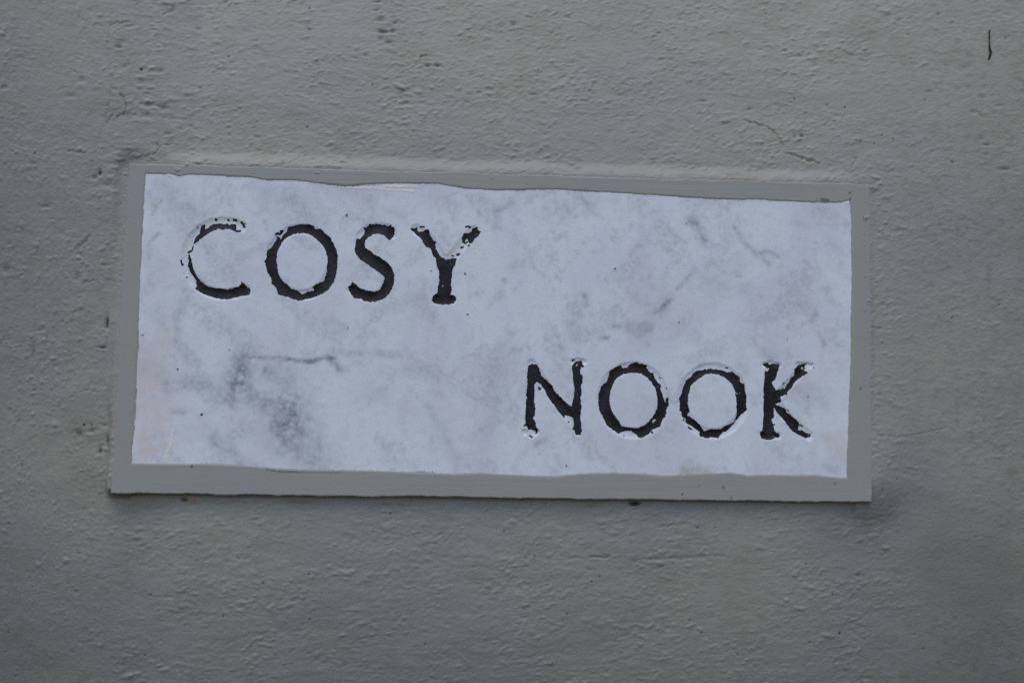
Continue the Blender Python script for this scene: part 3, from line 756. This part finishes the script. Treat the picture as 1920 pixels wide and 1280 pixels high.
# painted border lapping over the slab's edges
def build_border():
    w, hgt = OUT[1][0] - OUT[0][0], OUT[0][1] - OUT[3][1]
    st, ov = 0.5, 3.2
    sa = np.arange(-ov, w + ov + st, st) / w
    ta = np.arange(-ov, hgt + ov + st, st) / hgt
    s, t = np.meshgrid(sa, ta)                    # t from bottom to top
    TL, TR, BR, BL = OUT
    u = (BL[0] * (1 - s) + BR[0] * s) * (1 - t) + (TL[0] * (1 - s) + TR[0] * s) * t
    v = (BL[1] * (1 - s) + BR[1] * s) * (1 - t) + (TL[1] * (1 - s) + TR[1] * s) * t
    # distance inside the inner edge (>0 on the border)
    x = u + 0.22 * fbm(u / 3.0, v / 3.0, 201, 3)
    y = v + 0.22 * fbm(u / 3.0, v / 3.0, 207, 3)
    loop = np.vstack([INNER, INNER[:1]])
    near = np.ones(u.shape, bool)
    d, _ = seg_dist(x, y, [tuple(p) for p in loop])
    sd = np.where(in_poly(x, y, INNER), -d, d)
    top, rgt, bot, lft = quad_sd(u, v, OUT)
    wob = 0.5 * fbm(u / 16, v / 16, 211, 3) + 0.12 * fbm(u / 2.5, v / 2.5, 213, 2)
    edge = np.maximum(np.maximum(top, bot), np.maximum(lft, rgt)) + wob
    rise = 0.42 * sstep(-0.15, 0.55, sd) - 0.06
    h = rise + 0.10 * fbm(u / 30, v / 30, 217, 2)
    r = 0.8
    q = np.clip((edge + r) / r, 0, 1)
    h = h - r * (1 - np.sqrt(np.clip(1 - q ** 2, 0, 1)))
    h = np.where(edge > 0, h - np.minimum(edge * 14, 9.0), h)
    keepv = (sd > -0.9) & (edge < 1.3)
    keep = keepv[:-1, :-1] & keepv[1:, 1:] & keepv[:-1, 1:] & keepv[1:, :-1]
    upright = ((np.maximum(lft, rgt) > -13.5) & (top < -6) & (bot < -6)).astype(float)
    upright = blur(upright, 3)
    grime_shade = np.zeros(u.shape); dirt = np.zeros(u.shape)
    for x_, y_, rr, dk in [(1495, 882, 2.4, .6), (1356, 913, 3.4, .5), (1279, 926, 2, .9), (1371, 933, 2, .8), (1566, 906, 2, .8), (1310, 910, 2, .4), (1547, 374, 9, .0), (1593, 362, 3, .6), (1594, 373, 2.5, .7), (1613, 728, 3, .5), (297, 408, 3, .3), (236, 343, 3, .6), (360, 874, 3, .7), (1620, 650, 2, .3), (1290, 333, 6, .2), (1268, 330, 5, .3), (1105, 327, 6, .15)]:
        (cx, cy), = on_plane([(x_, y_)])
        dirt = np.maximum(dirt, dk * sstep(1.2, .6, np.hypot(u - cx, v - cy) / (rr * PXMM)))
    for line, wd, s_, dk in [([(500,880),(530,884),(560,884)],1.6,.25,.5), ([(560,884),(640,885)],1.4,.2,.25), ([(1540,374),(1552,376)],3,.5,.5), ([(480,311),(700,318),(1000,330)],3,.12,0), ([(1020,323),(1170,330),(1260,333)],2,.2,.1), ([(940,313),(960,315)],5,.2,.0), ([(1085,365),(1310,372)],3,.1,0)]:
        L = on_plane(line)
        dd, _ = seg_dist(u + .3 * perlin(u / 2, v / 2, 5), v + .3 * perlin(u / 2, v / 2, 6), [tuple(p) for p in L])
        g = np.exp(-(dd / (wd * PXMM)) ** 2)
        grime_shade = np.maximum(grime_shade, s_ * g); dirt = np.maximum(dirt, dk * sstep(.4, .8, g))
    grime_shade = np.maximum(grime_shade, 0.35 * sstep(-0.5, 0.8, bot + wob) )  # darker along the bottom rim
    ob = grid_mesh("painted_border", u, v, h, keep, mb, plaque, {"grime_shade": grime_shade, "dirt": dirt, "upright": upright})
    ob["label"] = "grey-green wall paint brushed over the slab's rim with an uneven inner edge"
    return ob
build_border()

# smears of white paint on the marble
def smear(polys, seed, label, streak=True):
    P = [on_plane(p) for p in polys]
    a = np.concatenate(P)
    lo, hi = a.min(0) - 1.5, a.max(0) + 1.5
    def mask(u, v):
        r = np.zeros(u.shape, bool)
        for p in P:
            r |= in_poly(u, v, p)
        if streak:
            r &= fbm(u / 14, v / 0.55, seed + 40, 2) < 0.42
        return r
    o = coat("paint_smear", mask, (lo[0], hi[0], lo[1], hi[1]), ms, 0.12, seed, ragged=0.25)
    o["label"] = label
smear([[(543,338),(560,340),(600,345),(650,350),(700,352),(740,355),(778,357),(776,361),(740,359),(690,356),(640,351),(590,346),(560,342)], [(678,350),(700,348),(730,347),(762,346),(785,346),(784,350),(792,353),(750,352),(720,352)]], 610, "white paint streaks under the border's top edge", True)
smear([[(309,327),(318,326),(328,329),(326,340),(322,334),(315,331)], [(332,331),(338,332),(336,334)]], 630, "white paint nick at the top left of the marble", False)
smear([[(1575,379),(1588,377),(1593,378),(1592,385),(1585,383)]], 650, "white paint nick at the top right corner of the marble", False)
smear([[(322,800),(326,806),(326,826),(321,842),(315,848),(316,866),(309,867),(307,856),(312,843),(318,832),(320,815)]], 670, "pale ridge of paint at the lower left of the marble", False)

# ------------------------------------------------------------------ the dark strand stuck on the wall
def build_strand():
    pts = [(1856,57),(1853,61),(1853.5,68),(1854,78),(1854,86),(1855,92),(1857,99),(1855,106),(1853,113)]
    rad = [1.3,1.1,1.0,1.0,1.2,2.0,2.4,2.0,1.0]
    c = on_wall(pts)
    n = 10
    co, q = [], []
    for k, ((x, y), r) in enumerate(zip(c, rad)):
        hh = float(sample(WUA, WVA, WALLH, np.array([x]), np.array([y]))[0]) + 0.25 + (0.5 if 0 < k < 5 else 0.1)
        for j in range(n):
            a = 2 * math.pi * j / n
            co.append(((x + r * PXMM * math.cos(a)) / 1000, -(hh + r * PXMM * math.sin(a)) / 1000, y / 1000))
    for k in range(len(pts) - 1):
        for j in range(n):
            q.append((k * n + j, k * n + (j + 1) % n, (k + 1) * n + (j + 1) % n, (k + 1) * n + j))
    e = len(co); 
    co.append(tuple(np.mean(co[:n], 0))); co.append(tuple(np.mean(co[e - n:e], 0)))
    o = raw_mesh("dried_strand", np.array(co), np.array(q), mt)
    import bmesh
    bm = bmesh.new(); bm.from_mesh(o.data)
    bmesh.ops.holes_fill(bm, edges=bm.edges)
    bmesh.ops.delete(bm, geom=[v for v in bm.verts if not v.link_faces], context='VERTS')
    bmesh.ops.recalc_face_normals(bm, faces=bm.faces)
    bm.to_mesh(o.data); bm.free()
    o["label"] = "thin dark thread-like strand stuck upright on the wall near its top right"
    o["category"] = "strand"
build_strand()
